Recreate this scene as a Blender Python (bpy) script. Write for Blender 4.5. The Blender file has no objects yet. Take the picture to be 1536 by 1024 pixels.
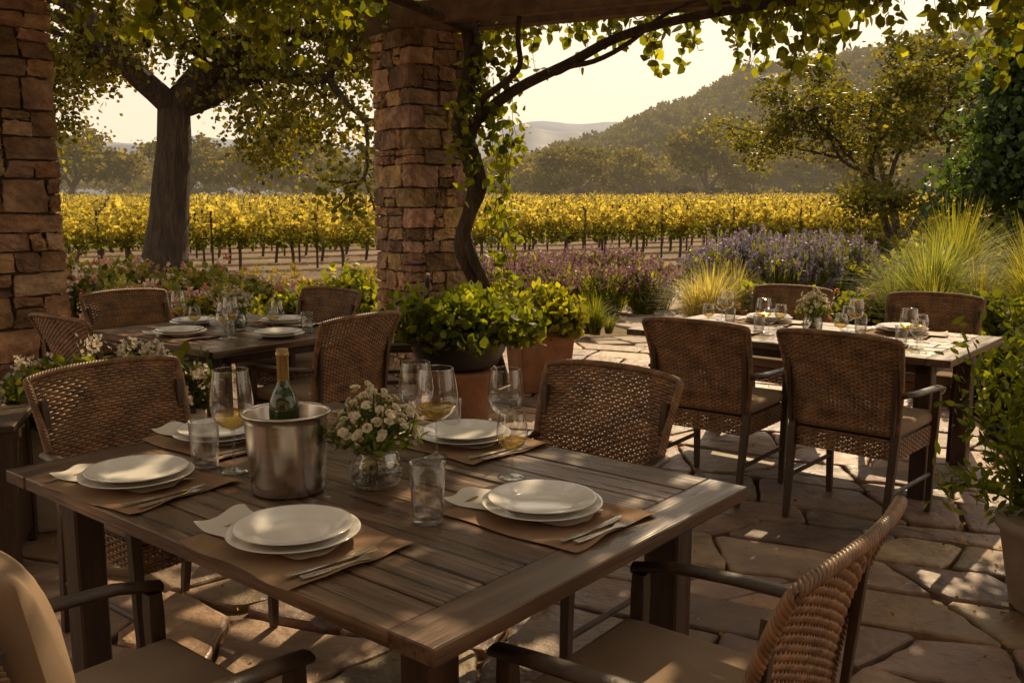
import bpy, bmesh, math, random
import numpy as np
from mathutils import Vector, Matrix, noise as mnoise
R=np.random.default_rng(7); random.seed(7)
sc=bpy.context.scene
A=np.array([.637,.771,0.]); B=np.array([-.771,.637,0.])
ANG=math.radians(50.4)

# ---------------------------------------------------------------- mesh builder
class MB:
    def __init__(s): s.v=[];s.l=[];s.s=[];s.m=[];s.c=[];s.sm=[];s.n=0
    def add(s,v,f,mat=0,col=(1,1,1),smooth=True):
        v=np.asarray(v,float).reshape(-1,3)
        if isinstance(f,np.ndarray):
            s.l.append((f+s.n).ravel()); s.s.append(np.full(len(f),f.shape[1])); nf=len(f)
        else:
            s.l.append(np.array([i for q in f for i in q])+s.n); s.s.append(np.array([len(q) for q in f])); nf=len(f)
        s.m.append(np.full(nf,mat)); s.sm.append(np.full(nf,smooth))
        c=np.asarray(col,float)
        if c.ndim==1: c=np.tile(c[:3],(len(v),1))
        s.c.append(c); s.v.append(v); s.n+=len(v)
    def pack(s):
        s.v=[np.concatenate(s.v)];s.l=[np.concatenate(s.l)];s.s=[np.concatenate(s.s)];s.m=[np.concatenate(s.m)];s.c=[np.concatenate(s.c)];s.sm=[np.concatenate(s.sm)]; return s
    def merge(s,o,loc,rz=0,sca=(1,1,1),tint=1.):
        s.v.append(rotz(o.v[0]*np.array(sca),rz)+np.array(loc)); s.l.append(o.l[0]+s.n); s.s.append(o.s[0]); s.m.append(o.m[0]); s.c.append(o.c[0]*tint); s.sm.append(o.sm[0]); s.n+=len(o.v[0])
    def mesh(s,name,mats):
        me=bpy.data.meshes.new(name)
        v=np.concatenate(s.v); l=np.concatenate(s.l).astype(np.int32); sz=np.concatenate(s.s)
        me.vertices.add(len(v)); me.vertices.foreach_set('co',v.ravel().astype(np.float32))
        me.loops.add(len(l)); me.loops.foreach_set('vertex_index',l)
        me.polygons.add(len(sz)); me.polygons.foreach_set('loop_start',np.concatenate([[0],np.cumsum(sz)[:-1]]).astype(np.int32))
        me.polygons.foreach_set('material_index',np.concatenate(s.m).astype(np.int32))
        me.polygons.foreach_set('use_smooth',np.concatenate(s.sm).astype(bool))
        me.update(calc_edges=True)
        c=np.concatenate(s.c); c4=np.ones((len(c),4),np.float32); c4[:,:3]=c
        at=me.color_attributes.new('Col','FLOAT_COLOR','POINT'); at.data.foreach_set('color',c4.ravel())
        for m in mats: me.materials.append(m)
        return me
    def obj(s,name,mats,loc=(0,0,0),rz=0,parent=None):
        return put(name,s.mesh(name,mats),loc,rz,parent)
def put(name,me,loc=(0,0,0),rz=0,parent=None,scale=None):
    o=bpy.data.objects.new(name,me); sc.collection.objects.link(o)
    o.location=loc; o.rotation_euler=(0,0,rz)
    if scale is not None: o.scale=scale
    if parent: o.parent=parent
    return o
def empty(name,loc=(0,0,0)):
    o=bpy.data.objects.new(name,None); sc.collection.objects.link(o); o.location=loc; return o

def tube(P,r,sides=6,flat=None,closed=False,cap=True):
    P=np.asarray(P,float); n=len(P); r=np.broadcast_to(np.asarray(r,float),(n,))
    T=np.gradient(P,axis=0)
    if closed: T=np.roll(P,-1,0)-np.roll(P,1,0)
    T/=np.linalg.norm(T,axis=1)[:,None]+1e-9
    ref=np.array([0,0,1.]) if abs(T[:,2]).mean()<.8 else np.array([1.,0,0])
    U=np.cross(ref,T); U/=np.linalg.norm(U,axis=1)[:,None]+1e-9
    W=np.cross(T,U)
    a=np.linspace(0,2*np.pi,sides,endpoint=False)
    fx,fz=(1,1) if flat is None else flat
    V=P[:,None]+r[:,None,None]*(fx*np.cos(a)[None,:,None]*U[:,None]+fz*np.sin(a)[None,:,None]*W[:,None])
    i=np.arange(n if closed else n-1)[:,None]; j=np.arange(sides)[None]
    i2=(i+1)%n; j2=(j+1)%sides
    F=np.stack(np.broadcast_arrays(i*sides+j,i*sides+j2,i2*sides+j2,i2*sides+j),-1).reshape(-1,4)
    V=V.reshape(-1,3)
    if cap and not closed:
        F=[list(q) for q in F]+[list(range(sides))[::-1],list(range((n-1)*sides,n*sides))]
    return V,F
def lathe(prof,seg=40,c=(0,0,0)):
    p=np.asarray(prof,float); a=np.linspace(0,2*np.pi,seg,endpoint=False)
    V=np.stack([p[:,0][:,None]*np.cos(a),p[:,0][:,None]*np.sin(a),np.repeat(p[:,1][:,None],seg,1)],-1)+np.array(c)
    n=len(p); i=np.arange(n-1)[:,None]; j=np.arange(seg)[None]; j2=(j+1)%seg
    F=np.stack(np.broadcast_arrays(i*seg+j,i*seg+j2,(i+1)*seg+j2,(i+1)*seg+j),-1).reshape(-1,4)
    return V.reshape(-1,3),F
_bc={}
def bbox(dx,dy,dz,bev=.004,seg=1):
    k=(round(dx,4),round(dy,4),round(dz,4),bev,seg)
    if k in _bc: return _bc[k]
    bm=bmesh.new(); bmesh.ops.create_cube(bm,size=1)
    for v in bm.verts: v.co=Vector((v.co.x*dx,v.co.y*dy,v.co.z*dz))
    if bev>0: bmesh.ops.bevel(bm,geom=bm.edges[:],offset=bev,segments=seg,affect='EDGES',profile=.5)
    bm.verts.index_update()
    V=np.array([v.co[:] for v in bm.verts]); F=[[v.index for v in f.verts] for f in bm.faces]; bm.free()
    _bc[k]=(V,F); return V,F
def rotz(V,a):
    c,s=math.cos(a),math.sin(a); return V@np.array([[c,s,0],[-s,c,0],[0,0,1]])
def addbox(mb,c,d,mat=0,bev=.004,rz=0,col=(1,1,1),seg=1,smooth=False):
    V,F=bbox(*d,bev,seg); mb.add(rotz(V,rz)+np.array(c),F,mat,col,smooth)
def beam(mb,p,q,w,h,mat=0,col=(1,1,1),bev=.008):
    p=np.array(p,float);q=np.array(q,float); L=np.linalg.norm(q-p)
    V,F=bbox(L,w,h,bev)
    d=Vector(q-p); M=np.array(d.to_track_quat('X','Z').to_matrix())
    mb.add(V@M.T+(p+q)/2,F,mat,col,False)

# ---------------------------------------------------------------- materials
def newmat(name):
    m=bpy.data.materials.new(name); m.use_nodes=True; nt=m.node_tree
    b=nt.nodes['Principled BSDF']; return m,nt,b
def N(nt,t,**k):
    n=nt.nodes.new(t)
    for a,b in k.items(): setattr(n,a,b)
    return n
def pmat(name,c1,c2,scale=5,stretch=(1,1,1),rough=(.5,.8),bump=.3,bscale=40,bdist=.01,attr=False,metal=0,spec=.5,c3=None,cracks=None,blotch=None):
    m,nt,b=newmat(name); L=nt.links.new
    tc=N(nt,'ShaderNodeTexCoord'); mp=N(nt,'ShaderNodeMapping'); mp.inputs['Scale'].default_value=stretch
    L(tc.outputs['Object'],mp.inputs['Vector'])
    n1=N(nt,'ShaderNodeTexNoise'); n1.inputs['Scale'].default_value=scale; n1.inputs['Detail'].default_value=5; n1.inputs['Roughness'].default_value=.65
    L(mp.outputs[0],n1.inputs['Vector'])
    cr=N(nt,'ShaderNodeValToRGB'); cr.color_ramp.elements[0].position=.3; cr.color_ramp.elements[1].position=.7
    cr.color_ramp.elements[0].color=(*c1,1); cr.color_ramp.elements[1].color=(*c2,1)
    if c3: e=cr.color_ramp.elements.new(.5); e.color=(*c3,1)
    L(n1.outputs['Fac'],cr.inputs[0]); out=cr.outputs[0]
    if attr:
        at=N(nt,'ShaderNodeAttribute',attribute_name='Col'); mx=N(nt,'ShaderNodeMixRGB',blend_type='MULTIPLY'); mx.inputs[0].default_value=1
        L(out,mx.inputs[1]); L(at.outputs['Color'],mx.inputs[2]); out=mx.outputs[0]
    mr=N(nt,'ShaderNodeMapRange'); mr.inputs[1].default_value=.3; mr.inputs[2].default_value=.7; mr.inputs[3].default_value=rough[0]; mr.inputs[4].default_value=rough[1]
    L(n1.outputs['Fac'],mr.inputs[0]); L(mr.outputs[0],b.inputs['Roughness'])
    if blotch: # broad worn / stained patches
        n4=N(nt,'ShaderNodeTexNoise'); n4.inputs['Scale'].default_value=blotch; n4.inputs['Detail'].default_value=4; L(tc.outputs['Object'],n4.inputs['Vector'])
        r4=N(nt,'ShaderNodeMapRange'); r4.inputs[1].default_value=.35; r4.inputs[2].default_value=.65; r4.inputs[3].default_value=.68; r4.inputs[4].default_value=1.25; L(n4.outputs['Fac'],r4.inputs[0])
        vm=N(nt,'ShaderNodeVectorMath',operation='SCALE'); L(out,vm.inputs[0]); L(r4.outputs[0],vm.inputs['Scale']); out=vm.outputs[0]
    hh=None
    if cracks:
        m3=N(nt,'ShaderNodeMapping'); m3.inputs['Scale'].default_value=cracks; L(tc.outputs['Object'],m3.inputs['Vector'])
        n3=N(nt,'ShaderNodeTexNoise'); n3.inputs['Scale'].default_value=1; n3.inputs['Detail'].default_value=3; L(m3.outputs[0],n3.inputs['Vector'])
        r3=N(nt,'ShaderNodeMapRange'); r3.inputs[1].default_value=.60; r3.inputs[2].default_value=.66; r3.inputs[3].default_value=1; r3.inputs[4].default_value=.25; L(n3.outputs['Fac'],r3.inputs[0])
        vm=N(nt,'ShaderNodeVectorMath',operation='SCALE'); L(out,vm.inputs[0]); L(r3.outputs[0],vm.inputs['Scale']); out=vm.outputs[0]; hh=r3.outputs[0]
    L(out,b.inputs['Base Color'])
    if bump>0:
        n2=N(nt,'ShaderNodeTexNoise'); n2.inputs['Scale'].default_value=bscale; n2.inputs['Detail'].default_value=4
        L(mp.outputs[0],n2.inputs['Vector'])
        bp=N(nt,'ShaderNodeBump'); bp.inputs['Strength'].default_value=bump; bp.inputs['Distance'].default_value=bdist
        ad=N(nt,'ShaderNodeMath',operation='ADD'); L(n1.outputs['Fac'],ad.inputs[0]); L(n2.outputs['Fac'],ad.inputs[1]); ho=ad.outputs[0]
        if hh: a2=N(nt,'ShaderNodeMath',operation='ADD'); L(ho,a2.inputs[0]); L(hh,a2.inputs[1]); ho=a2.outputs[0]
        L(ho,bp.inputs['Height']); L(bp.outputs[0],b.inputs['Normal'])
    b.inputs['Metallic'].default_value=metal; b.inputs['Specular IOR Level'].default_value=spec
    return m
def add_haze(m,k=480.,start=40.,mx=.88,col=(.56,.43,.26)):  # aerial haze painted into the material: emission mixed in by world Y
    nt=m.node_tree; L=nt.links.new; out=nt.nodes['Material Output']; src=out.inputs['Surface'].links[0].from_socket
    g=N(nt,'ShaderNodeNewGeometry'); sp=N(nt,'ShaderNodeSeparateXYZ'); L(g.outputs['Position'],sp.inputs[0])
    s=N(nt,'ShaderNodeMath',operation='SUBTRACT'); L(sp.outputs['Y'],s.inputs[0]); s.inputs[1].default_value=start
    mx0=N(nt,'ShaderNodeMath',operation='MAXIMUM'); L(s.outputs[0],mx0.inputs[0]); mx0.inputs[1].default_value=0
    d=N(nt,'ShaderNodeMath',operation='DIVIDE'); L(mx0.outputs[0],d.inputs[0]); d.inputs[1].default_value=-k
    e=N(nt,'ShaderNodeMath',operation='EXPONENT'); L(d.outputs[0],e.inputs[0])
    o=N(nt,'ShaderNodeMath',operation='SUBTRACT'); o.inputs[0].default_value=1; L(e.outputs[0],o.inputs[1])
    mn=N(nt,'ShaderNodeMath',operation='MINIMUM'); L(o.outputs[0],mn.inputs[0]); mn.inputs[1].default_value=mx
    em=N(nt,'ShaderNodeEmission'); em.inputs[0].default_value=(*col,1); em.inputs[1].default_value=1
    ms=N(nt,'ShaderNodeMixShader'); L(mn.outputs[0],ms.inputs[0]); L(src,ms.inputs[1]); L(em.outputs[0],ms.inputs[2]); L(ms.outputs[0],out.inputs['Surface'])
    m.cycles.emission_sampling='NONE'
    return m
def leafmat(name,trans=.45,haze=False,rough=.45,tint=(1.7,1.5,.5),far=False):
    m,nt,b=newmat(name); L=nt.links.new
    at=N(nt,'ShaderNodeAttribute',attribute_name='Col')
    if far: 
        nt.nodes.remove(b); b=N(nt,'ShaderNodeBsdfDiffuse'); L(at.outputs['Color'],b.inputs[0])
    else:
        L(at.outputs['Color'],b.inputs['Base Color'])
        b.inputs['Roughness'].default_value=rough; b.inputs['Specular IOR Level'].default_value=.3
    t=N(nt,'ShaderNodeBsdfTranslucent'); mx=N(nt,'ShaderNodeMixRGB',blend_type='MULTIPLY'); mx.inputs[0].default_value=1
    mx.inputs[2].default_value=(*tint,1); L(at.outputs['Color'],mx.inputs[1]); L(mx.outputs[0],t.inputs[0])
    ms=N(nt,'ShaderNodeMixShader'); ms.inputs[0].default_value=trans
    L(b.outputs[0],ms.inputs[1]); L(t.outputs[0],ms.inputs[2]); L(ms.outputs[0],nt.nodes['Material Output'].inputs['Surface'])
    if haze: add_haze(m)
    return m
M_leaf=leafmat('leaf_surface',.5,tint=(2.4,2.05,.55))
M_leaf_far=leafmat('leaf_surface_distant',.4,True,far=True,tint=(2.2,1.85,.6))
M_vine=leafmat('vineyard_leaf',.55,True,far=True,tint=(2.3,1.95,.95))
M_petal=leafmat('petal',.3,tint=(1.1,1.05,1))
M_bark=pmat('bark',(.03,.019,.012),(.13,.085,.055),2.2,(5,5,.9),(.8,.95),1.,6,.08,c3=(.065,.042,.028))
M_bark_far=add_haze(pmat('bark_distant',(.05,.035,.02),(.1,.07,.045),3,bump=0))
M_table=pmat('weathered_table_wood',(.052,.028,.016),(.28,.172,.105),2.0,(1.0,14,14),(.20,.46),.4,9,.004,attr=True,c3=(.14,.08,.047),cracks=(1.6,75,75),blotch=3.2)
M_table2=pmat('weathered_table_end_wood',(.062,.034,.02),(.23,.142,.088),1.8,(12,1.0,14),(.24,.48),.3,8,.003,attr=True,c3=(.14,.08,.047),cracks=(75,1.6,75),blotch=3.2)
M_dark=pmat('dark_wood',(.025,.013,.007),(.085,.047,.025),3,(6,6,1.2),(.35,.6),.3,12,.004,attr=True)
M_beam=pmat('beam_wood',(.06,.033,.017),(.19,.11,.055),2.5,(3,3,3),(.7,.9),.5,20,.01)
M_wick=pmat('wicker',(.11,.056,.026),(.37,.205,.10),14,(1,1,1),(.32,.58),.3,90,.002,attr=True)
M_cush=pmat('cushion_fabric',(.23,.155,.098),(.31,.215,.14),4,(1,1,1),(.85,.95),.25,260,.0015,spec=.2)
M_stone=pmat('wall_stone',(.15,.092,.054),(.53,.36,.215),6.5,(1,1,1),(.8,.95),1.,20,.035,attr=True,c3=(.31,.20,.12))
M_mortar=pmat('mortar',(.045,.03,.02),(.10,.07,.045),8,bump=.6)
M_flag=pmat('flagstone',(.14,.083,.055),(.44,.30,.20),3.2,(1,1,1),(.40,.78),.85,11,.022,attr=True,c3=(.275,.18,.118),blotch=1.2)
M_terra=pmat('terracotta',(.22,.10,.05),(.40,.20,.11),5,rough=(.75,.9),bump=.4)
M_bowl=pmat('dark_ceramic',(.012,.011,.01),(.03,.026,.022),5,rough=(.35,.55),bump=.1)
M_soil=pmat('soil',(.03,.02,.012),(.07,.045,.03),20,bump=.9)
M_paleStone=pmat('pale_stone',(.26,.20,.14),(.40,.32,.235),6,rough=(.8,.9),bump=.4)
M_plate=pmat('white_ceramic',(.74,.70,.64),(.80,.76,.70),3,rough=(.10,.18),bump=.02,bscale=5)
M_mat=pmat('linen_placemat',(.21,.125,.07),(.31,.195,.115),5,rough=(.85,.95),bump=.4,bscale=300,bdist=.001,spec=.2)
M_nap=pmat('white_linen',(.60,.54,.46),(.70,.64,.56),6,rough=(.85,.95),bump=.3,bscale=200,bdist=.001,spec=.2)
M_silver=pmat('silverware',(.55,.5,.44),(.7,.65,.58),4,rough=(.18,.3),bump=0,metal=1)
M_steel=pmat('brushed_steel',(.54,.49,.43),(.66,.60,.54),3,(1,1,30),(.18,.28),.03,8,.0005,metal=1)
M_bottle,_nt,_b=newmat('dark_green_glass'); _b.inputs['Base Color'].default_value=(.025,.04,.008,1); _b.inputs['Roughness'].default_value=.06; _b.inputs['Coat Weight'].default_value=.5
M_foil=pmat('bottle_foil',(.30,.19,.07),(.38,.25,.1),10,rough=(.3,.4),bump=.05,metal=.7)
M_stem=pmat('stem_green',(.03,.06,.012),(.08,.13,.03),10,rough=(.5,.6),bump=0)
def glassmat():
    m,nt,b=newmat('clear_glass'); L=nt.links.new; nt.nodes.remove(b)
    t=N(nt,'ShaderNodeBsdfTransparent'); t.inputs[0].default_value=(.95,.955,.945,1)
    g=N(nt,'ShaderNodeBsdfGlossy'); g.inputs['Roughness'].default_value=.02
    lw=N(nt,'ShaderNodeLayerWeight'); lw.inputs['Blend'].default_value=.5
    p=N(nt,'ShaderNodeMath',operation='POWER'); L(lw.outputs['Facing'],p.inputs[0]); p.inputs[1].default_value=2.0
    q=N(nt,'ShaderNodeMath',operation='MULTIPLY_ADD'); L(p.outputs[0],q.inputs[0]); q.inputs[1].default_value=.9; q.inputs[2].default_value=.10
    ms=N(nt,'ShaderNodeMixShader'); L(q.outputs[0],ms.inputs[0]); L(t.outputs[0],ms.inputs[1]); L(g.outputs[0],ms.inputs[2])
    L(ms.outputs[0],nt.nodes['Material Output'].inputs['Surface']); return m
M_glass=glassmat()
M_wine,_nt,_b=newmat('white_wine'); _nt.nodes.remove(_b)
_t=N(_nt,'ShaderNodeBsdfTransparent'); _t.inputs[0].default_value=(.95,.80,.42,1); _g=N(_nt,'ShaderNodeBsdfGlossy'); _g.inputs['Roughness'].default_value=.02; _g.inputs[0].default_value=(1,.9,.6,1)
_m=N(_nt,'ShaderNodeMixShader'); _m.inputs[0].default_value=.2; _nt.links.new(_t.outputs[0],_m.inputs[1]); _nt.links.new(_g.outputs[0],_m.inputs[2]); _nt.links.new(_m.outputs[0],_nt.nodes['Material Output'].inputs['Surface'])

# ---------------------------------------------------------------- foliage helpers
LEAF=np.array([(0,0,0),(.34,.12,.09),(.42,.45,.07),(.2,.8,-.02),(0,1,-.1),(-.2,.8,-.02),(-.42,.45,.07),(-.34,.12,.09)])
LEAFN=np.array([(0,0,0),(.16,.3,.03),(.15,.65,.0),(0,1,-.08),(-.15,.65,.0),(-.16,.3,.03)])
QUAD=np.array([(0,0,0),(.42,.5,.08),(0,1,0),(-.42,.5,.08)])
def unit(v): return v/(np.linalg.norm(v,axis=-1,keepdims=True)+1e-9)
def leaves(mb,P,size,col,mat=0,shape=LEAF,droop=0.,up=0.):
    n=len(P); t=R.normal(size=(n,3)); t[:,2]+=up-droop; t=unit(t)
    w=unit(np.cross(t,R.normal(size=(n,3)))); nn=np.cross(w,t)
    s=np.broadcast_to(np.asarray(size,float),(n,))[:,None,None]
    V=P[:,None]+s*(shape[None,:,0,None]*w[:,None]+shape[None,:,1,None]*t[:,None]+shape[None,:,2,None]*nn[:,None])
    K=len(shape); c=np.asarray(col,float)
    if c.ndim==1: c=np.tile(c,(n,1))
    mb.add(V.reshape(-1,3),np.arange(n*K).reshape(n,K),mat,np.repeat(c,K,0),False)
def gcol(n,a,b,jit=.25):
    t=R.random((n,1)); c=np.array(a)*(1-t)+np.array(b)*t
    return c*(1+R.normal(0,jit,(n,1))).clip(.4,1.8)
DG=(.042,.06,.013); MG=(.08,.11,.02); YG=(.19,.205,.032)
def bush(mb,c,r,n,size,ca=DG,cb=MG,shape=LEAF,lobes=9,mat=0,stems=True,up=.5):
    c=np.array(c,float); r=np.array(r,float)
    L=unit(R.normal(size=(lobes,3))); L[:,2]=abs(L[:,2])*.9; L=L*R.uniform(.3,.75,(lobes,1))
    k=R.integers(0,lobes,n); q=unit(R.normal(size=(n,3)))*(R.random((n,1))**.4)*R.uniform(.35,.5,(lobes,1))[k]
    P=L[k]+q; P[:,2]=np.maximum(P[:,2],R.uniform(-.15,.1,n)); 
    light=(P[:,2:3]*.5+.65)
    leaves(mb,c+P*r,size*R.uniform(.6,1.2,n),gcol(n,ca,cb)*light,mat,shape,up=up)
def grassclump(mb,c,h,spread,n,ca,cb,w=.008,mat=0,S=5):
    c=np.array(c,float); a=R.uniform(0,2*np.pi,n); d=np.stack([np.cos(a),np.sin(a),0*a],1)
    hh=h*R.uniform(.5,1.1,n); sp=spread*R.uniform(.15,1.1,n)
    side=np.stack([-d[:,1],d[:,0],0*a],1); base=c+d*(R.random((n,1))*.18*spread)
    V=[]
    for i in range(S):
        t=i/(S-1); z=hh*(1.5*t-.5*t**3*(sp/spread)*1.2); p=base+d*(sp*t**1.8)[:,None]+np.array([0,0,1])*z[:,None]
        ww=w*(1-t*.92); V+= [p-side*ww,p+side*ww]
    V=np.stack(V,1); b=np.arange(n)[:,None]*2*S
    F=np.concatenate([b+np.array([[2*i,2*i+1,2*i+3,2*i+2]]) for i in range(S-1)])
    mb.add(V.reshape(-1,3),F,mat,np.repeat(gcol(n,ca,cb),2*S,0),False)
def lavender(mb,x0,x1,y0,y1,h,n,ca,cb):
    ncl=int((x1-x0)*(y1-y0)*4); cx=R.uniform(x0,x1,ncl); cy=R.uniform(y0,y1,ncl); ch=R.uniform(.7,1.08,ncl); k=R.integers(0,ncl,n)
    a=R.uniform(0,6.28,n); rr=R.random(n)**.7*.30
    P=np.stack([cx[k]+np.cos(a)*rr*.4,cy[k]+np.sin(a)*rr*.4,0*a],1)
    hh=h*ch[k]*R.uniform(.7,1.1,n)*(1-rr*.5)
    top=P.copy(); top[:,0]+=np.cos(a)*rr; top[:,1]+=np.sin(a)*rr; top[:,2]=hh
    s=np.array([.006,0,0]); V=np.stack([P-s,P+s,top+s*.5,top-s*.5],1)
    mb.add(V.reshape(-1,3),np.arange(n*4).reshape(n,4),0,np.repeat(gcol(n,MG,YG),4,0),False)
    for q in range(9):
        t=.76+.28*q/9; Q=P*(1-t)+top*t
        leaves(mb,Q,.048*R.uniform(.7,1.2,n),gcol(n,ca,cb),1,QUAD,up=1.2)
    m=n*6; kk=R.integers(0,n,m); t=R.uniform(.1,.9,(m,1)); Q=P[kk]*(1-t)+top[kk]*t+R.normal(0,.03,(m,3))
    leaves(mb,Q,.11,gcol(m,DG,YG),0,LEAFN,up=1.6)
def tree(mb,base,d0,L0,r0,depth,spread=.75,ratio=.76,nleaf=120,cl=.5,lsize=.12,ca=DG,cb=YG,shape=QUAD,kids=(2,4),upb=.25,first=None,flat=.7,tipd=2,droop=.2,wig_=.13,rk=.64,l1=1.):
    clumps=[]
    def rec(p,d,L,r,dep):
        n=6; pts=[p]; dd=d.copy(); wv=wig_*(.35 if dep==depth else 1)
        for i in range(n-1):
            dd=unit(dd+R.normal(0,wv,3)+np.array([0,0,(upb if dep>1 else -.2)*.12])); pts.append(pts[-1]+dd*L/(n-1))
        rr=np.linspace(r,r*.7,n)
        if dep==depth: rr[0]*=1.4; rr[1]*=1.08
        V,F=tube(pts,rr,14 if dep>=depth-1 else 5,cap=False); mb.add(V,F,0)
        if dep<=tipd:
            for q in pts[2:]: clumps.append(q)
        if dep==0: return
        k=R.integers(*kids)
        if dep==depth and first: dirs=first
        else:
            a0=R.uniform(0,6.28); dirs=[]
            for i in range(k):
                a=a0+i*6.28/k+R.normal(0,.3)
                u=unit(np.cross(dd,[.3,.5,.8])); w=np.cross(dd,u)
                dirs.append(unit(dd+spread*R.uniform(.7,1.3)*(u*math.cos(a)+w*math.sin(a))+np.array([0,0,upb*.4])))
        for dn in dirs: rec(pts[-1] ,unit(np.array(dn,float)),L*(l1 if dep==depth else ratio)*R.uniform(.8,1.15),r*rk,dep-1)
    rec(np.array(base,float),unit(np.array(d0,float)),L0,r0,depth)
    C=np.array(clumps); k=R.integers(0,len(C),int(len(C)*nleaf))
    off=R.normal(0,1,(len(k),3))*cl*.5*np.array([1,1,flat]); sh=R.normal(0,.15,(len(C),1))
    P=C[k]+off; col=gcol(len(k),ca,cb,.2)*(1+sh[k]).clip(.5,1.5)
    leaves(mb,P,lsize*R.uniform(.6,1.2,len(k)),col,1,shape,droop=droop)

# ---------------------------------------------------------------- ground, patio
def gridxy(xs,ys,hf):
    X,Y=np.meshgrid(xs,ys); Z=hf(X,Y); nx,ny=len(xs),len(ys)
    i=np.arange(ny-1)[:,None]*nx+np.arange(nx-1)[None]
    F=np.stack([i,i+1,i+nx+1,i+nx],-1).reshape(-1,4)
    return np.stack([X,Y,Z],-1).reshape(-1,3),F
def grid(x0,x1,nx,y0,y1,ny,hf): return gridxy(np.linspace(x0,x1,nx),np.linspace(y0,y1,ny),hf)
def gz(y): return np.clip(np.asarray(y,float)-24,0,170)*.0145
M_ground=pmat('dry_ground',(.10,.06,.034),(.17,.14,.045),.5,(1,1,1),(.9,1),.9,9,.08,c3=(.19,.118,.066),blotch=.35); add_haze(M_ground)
mb=MB(); V,F=gridxy(np.linspace(-2500,2500,26),np.array([-300,-50,0,24,26,40,80,140,194,197,300,800,2000,4500.]),lambda x,y:gz(y)-.035); mb.add(V,F,0,(1,1,1),False); mb.obj('ground',[M_ground])
def flag(mb,pts,M,cen):
    out=[]; n0=len(pts); pts=[np.array(p) for p in pts]
    cc=sum(pts)/n0
    for k in range(n0):
        a=pts[k];b=pts[(k+1)%n0]; L=np.linalg.norm(b-a); m=max(2,int(L/.07)); cut=min(.03*R.uniform(.5,1.6),L*.3)/L
        for t in np.linspace(cut,1-cut,m): out.append(a+(b-a)*t+R.normal(0,.006,2))
    q0=np.array(out); n=len(q0); q0=q0-unit(q0-cc)*.011; z=R.uniform(-.005,.006); tilt=R.normal(0,.008,2); rings=[]
    for sh,dz in((0,-.045),(0,-.01),(.006,-.003),(.018,0)):
        q=q0-unit(q0-cc)*sh; rings.append(np.column_stack([(q@M.T)+cen,z+dz+(q-cc)@tilt]))
    Fs=[[r*n+k,r*n+(k+1)%n,(r+1)*n+(k+1)%n,(r+1)*n+k] for r in range(3) for k in range(n)]+[[3*n+k for k in range(n)]]
    g=R.uniform(.55,1.2); mb.add(np.concatenate(rings),Fs,0,np.array([1,R.uniform(.92,1.06),R.uniform(.82,1.15)])*g,False)
def paving(mb,x0,x1,y0,y1,hr,wr,rot,keep):
    c,s=math.cos(rot),math.sin(rot); M=np.array([[c,-s],[s,c]]); cen=np.array([(x0+x1)/2,(y0+y1)/2]); S=max(x1-x0,y1-y0)*.8
    y=-S; wv=lambda x,k: .13*mnoise.noise(Vector((x*1.3,k*7.3,0)))
    k=0
    while y<S:
        h=R.uniform(*hr); x=-S+R.uniform(0,.5); tl=0
        while x<S:
            w=R.uniform(*wr); tr=R.normal(0,.085)
            bl=(x-tl,y+wv(x,k)); br=(x+w-tr,y+wv(x+w,k)); tr_=(x+w+tr,y+h+wv(x+w,k+1)); tl_=(x+tl,y+h+wv(x,k+1))
            p=M@np.array([x+w/2,y+h/2])+cen
            if x0<p[0]<x1 and y0<p[1]<y1 and keep(p):
                mid_b=(x+w*.5,y+wv(x+w*.5,k)); mid_t=(x+w*.5,y+h+wv(x+w*.5,k+1)); r=R.random()
                if w>.6 and r<.45:
                    f=R.uniform(.35,.65); f2=f+R.normal(0,.08); mb_=(bl[0]*(1-f)+br[0]*f,bl[1]*(1-f)+br[1]*f); mt_=(tl_[0]*(1-f2)+tr_[0]*f2,tl_[1]*(1-f2)+tr_[1]*f2)
                    if R.random()<.5:
                        g=R.uniform(.4,.6); g2=g+R.normal(0,.06); e=np.array(mb_)*(1-g)+np.array(mt_)*g; l=np.array(bl)*(1-g2)+np.array(tl_)*g2
                        flag(mb,[bl,mb_,e,l],M,cen); flag(mb,[l,e,mt_,tl_],M,cen)
                    else: flag(mb,[bl,mb_,mt_,tl_],M,cen)
                    flag(mb,[mb_,br,tr_,mt_],M,cen)
                elif h>.45 and r>.8:
                    g=R.uniform(.35,.6); l=np.array(bl)*(1-g)+np.array(tl_)*g; g+=R.normal(0,.06); e=np.array(br)*(1-g)+np.array(tr_)*g
                    flag(mb,[bl,mid_b,br,e,l],M,cen); flag(mb,[l,e,tr_,mid_t,tl_],M,cen)
                else: flag(mb,[bl,mid_b,br,tr_,mid_t,tl_],M,cen)
            x+=w; tl=tr
        y+=h; k+=1
mb=MB(); paving(mb,-6.5,7.5,-2.8,10.2,(.26,.50),(.34,.85),math.radians(-24),lambda w: not(w[0]>3.3+ .2*math.sin(w[1]*3) and w[1]>5.2) and not(w[0]<-2.6 and w[1]>7.4) and w[1]<10.2-.12*abs(w[0]))
mb.obj('flagstone_patio',[M_flag])
mb=MB(); paving(mb,.9,3.6,9.8,17.5,(.4,.6),(.4,.8),.3,lambda w: abs(w[0]-(1.75+.13*(w[1]-9.8)))<.62); mb.obj('garden_path',[M_paleStone])
mb=MB(); n=9000; P=np.stack([R.uniform(-3,4.5,n),R.uniform(.5,9,n),R.uniform(.0,.01,n)],1)
msk=(R.random(n)<.2)|((P[:,0]-1.7+(4.2-P[:,1])*.35>.3)&(P[:,1]<4.6)); P=P[msk]
leaves(mb,P,.018*R.uniform(.5,1.4,len(P)),gcol(len(P),(.14,.08,.04),(.34,.22,.11)),0,QUAD); mb.obj('fallen_leaves',[M_leaf])

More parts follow.
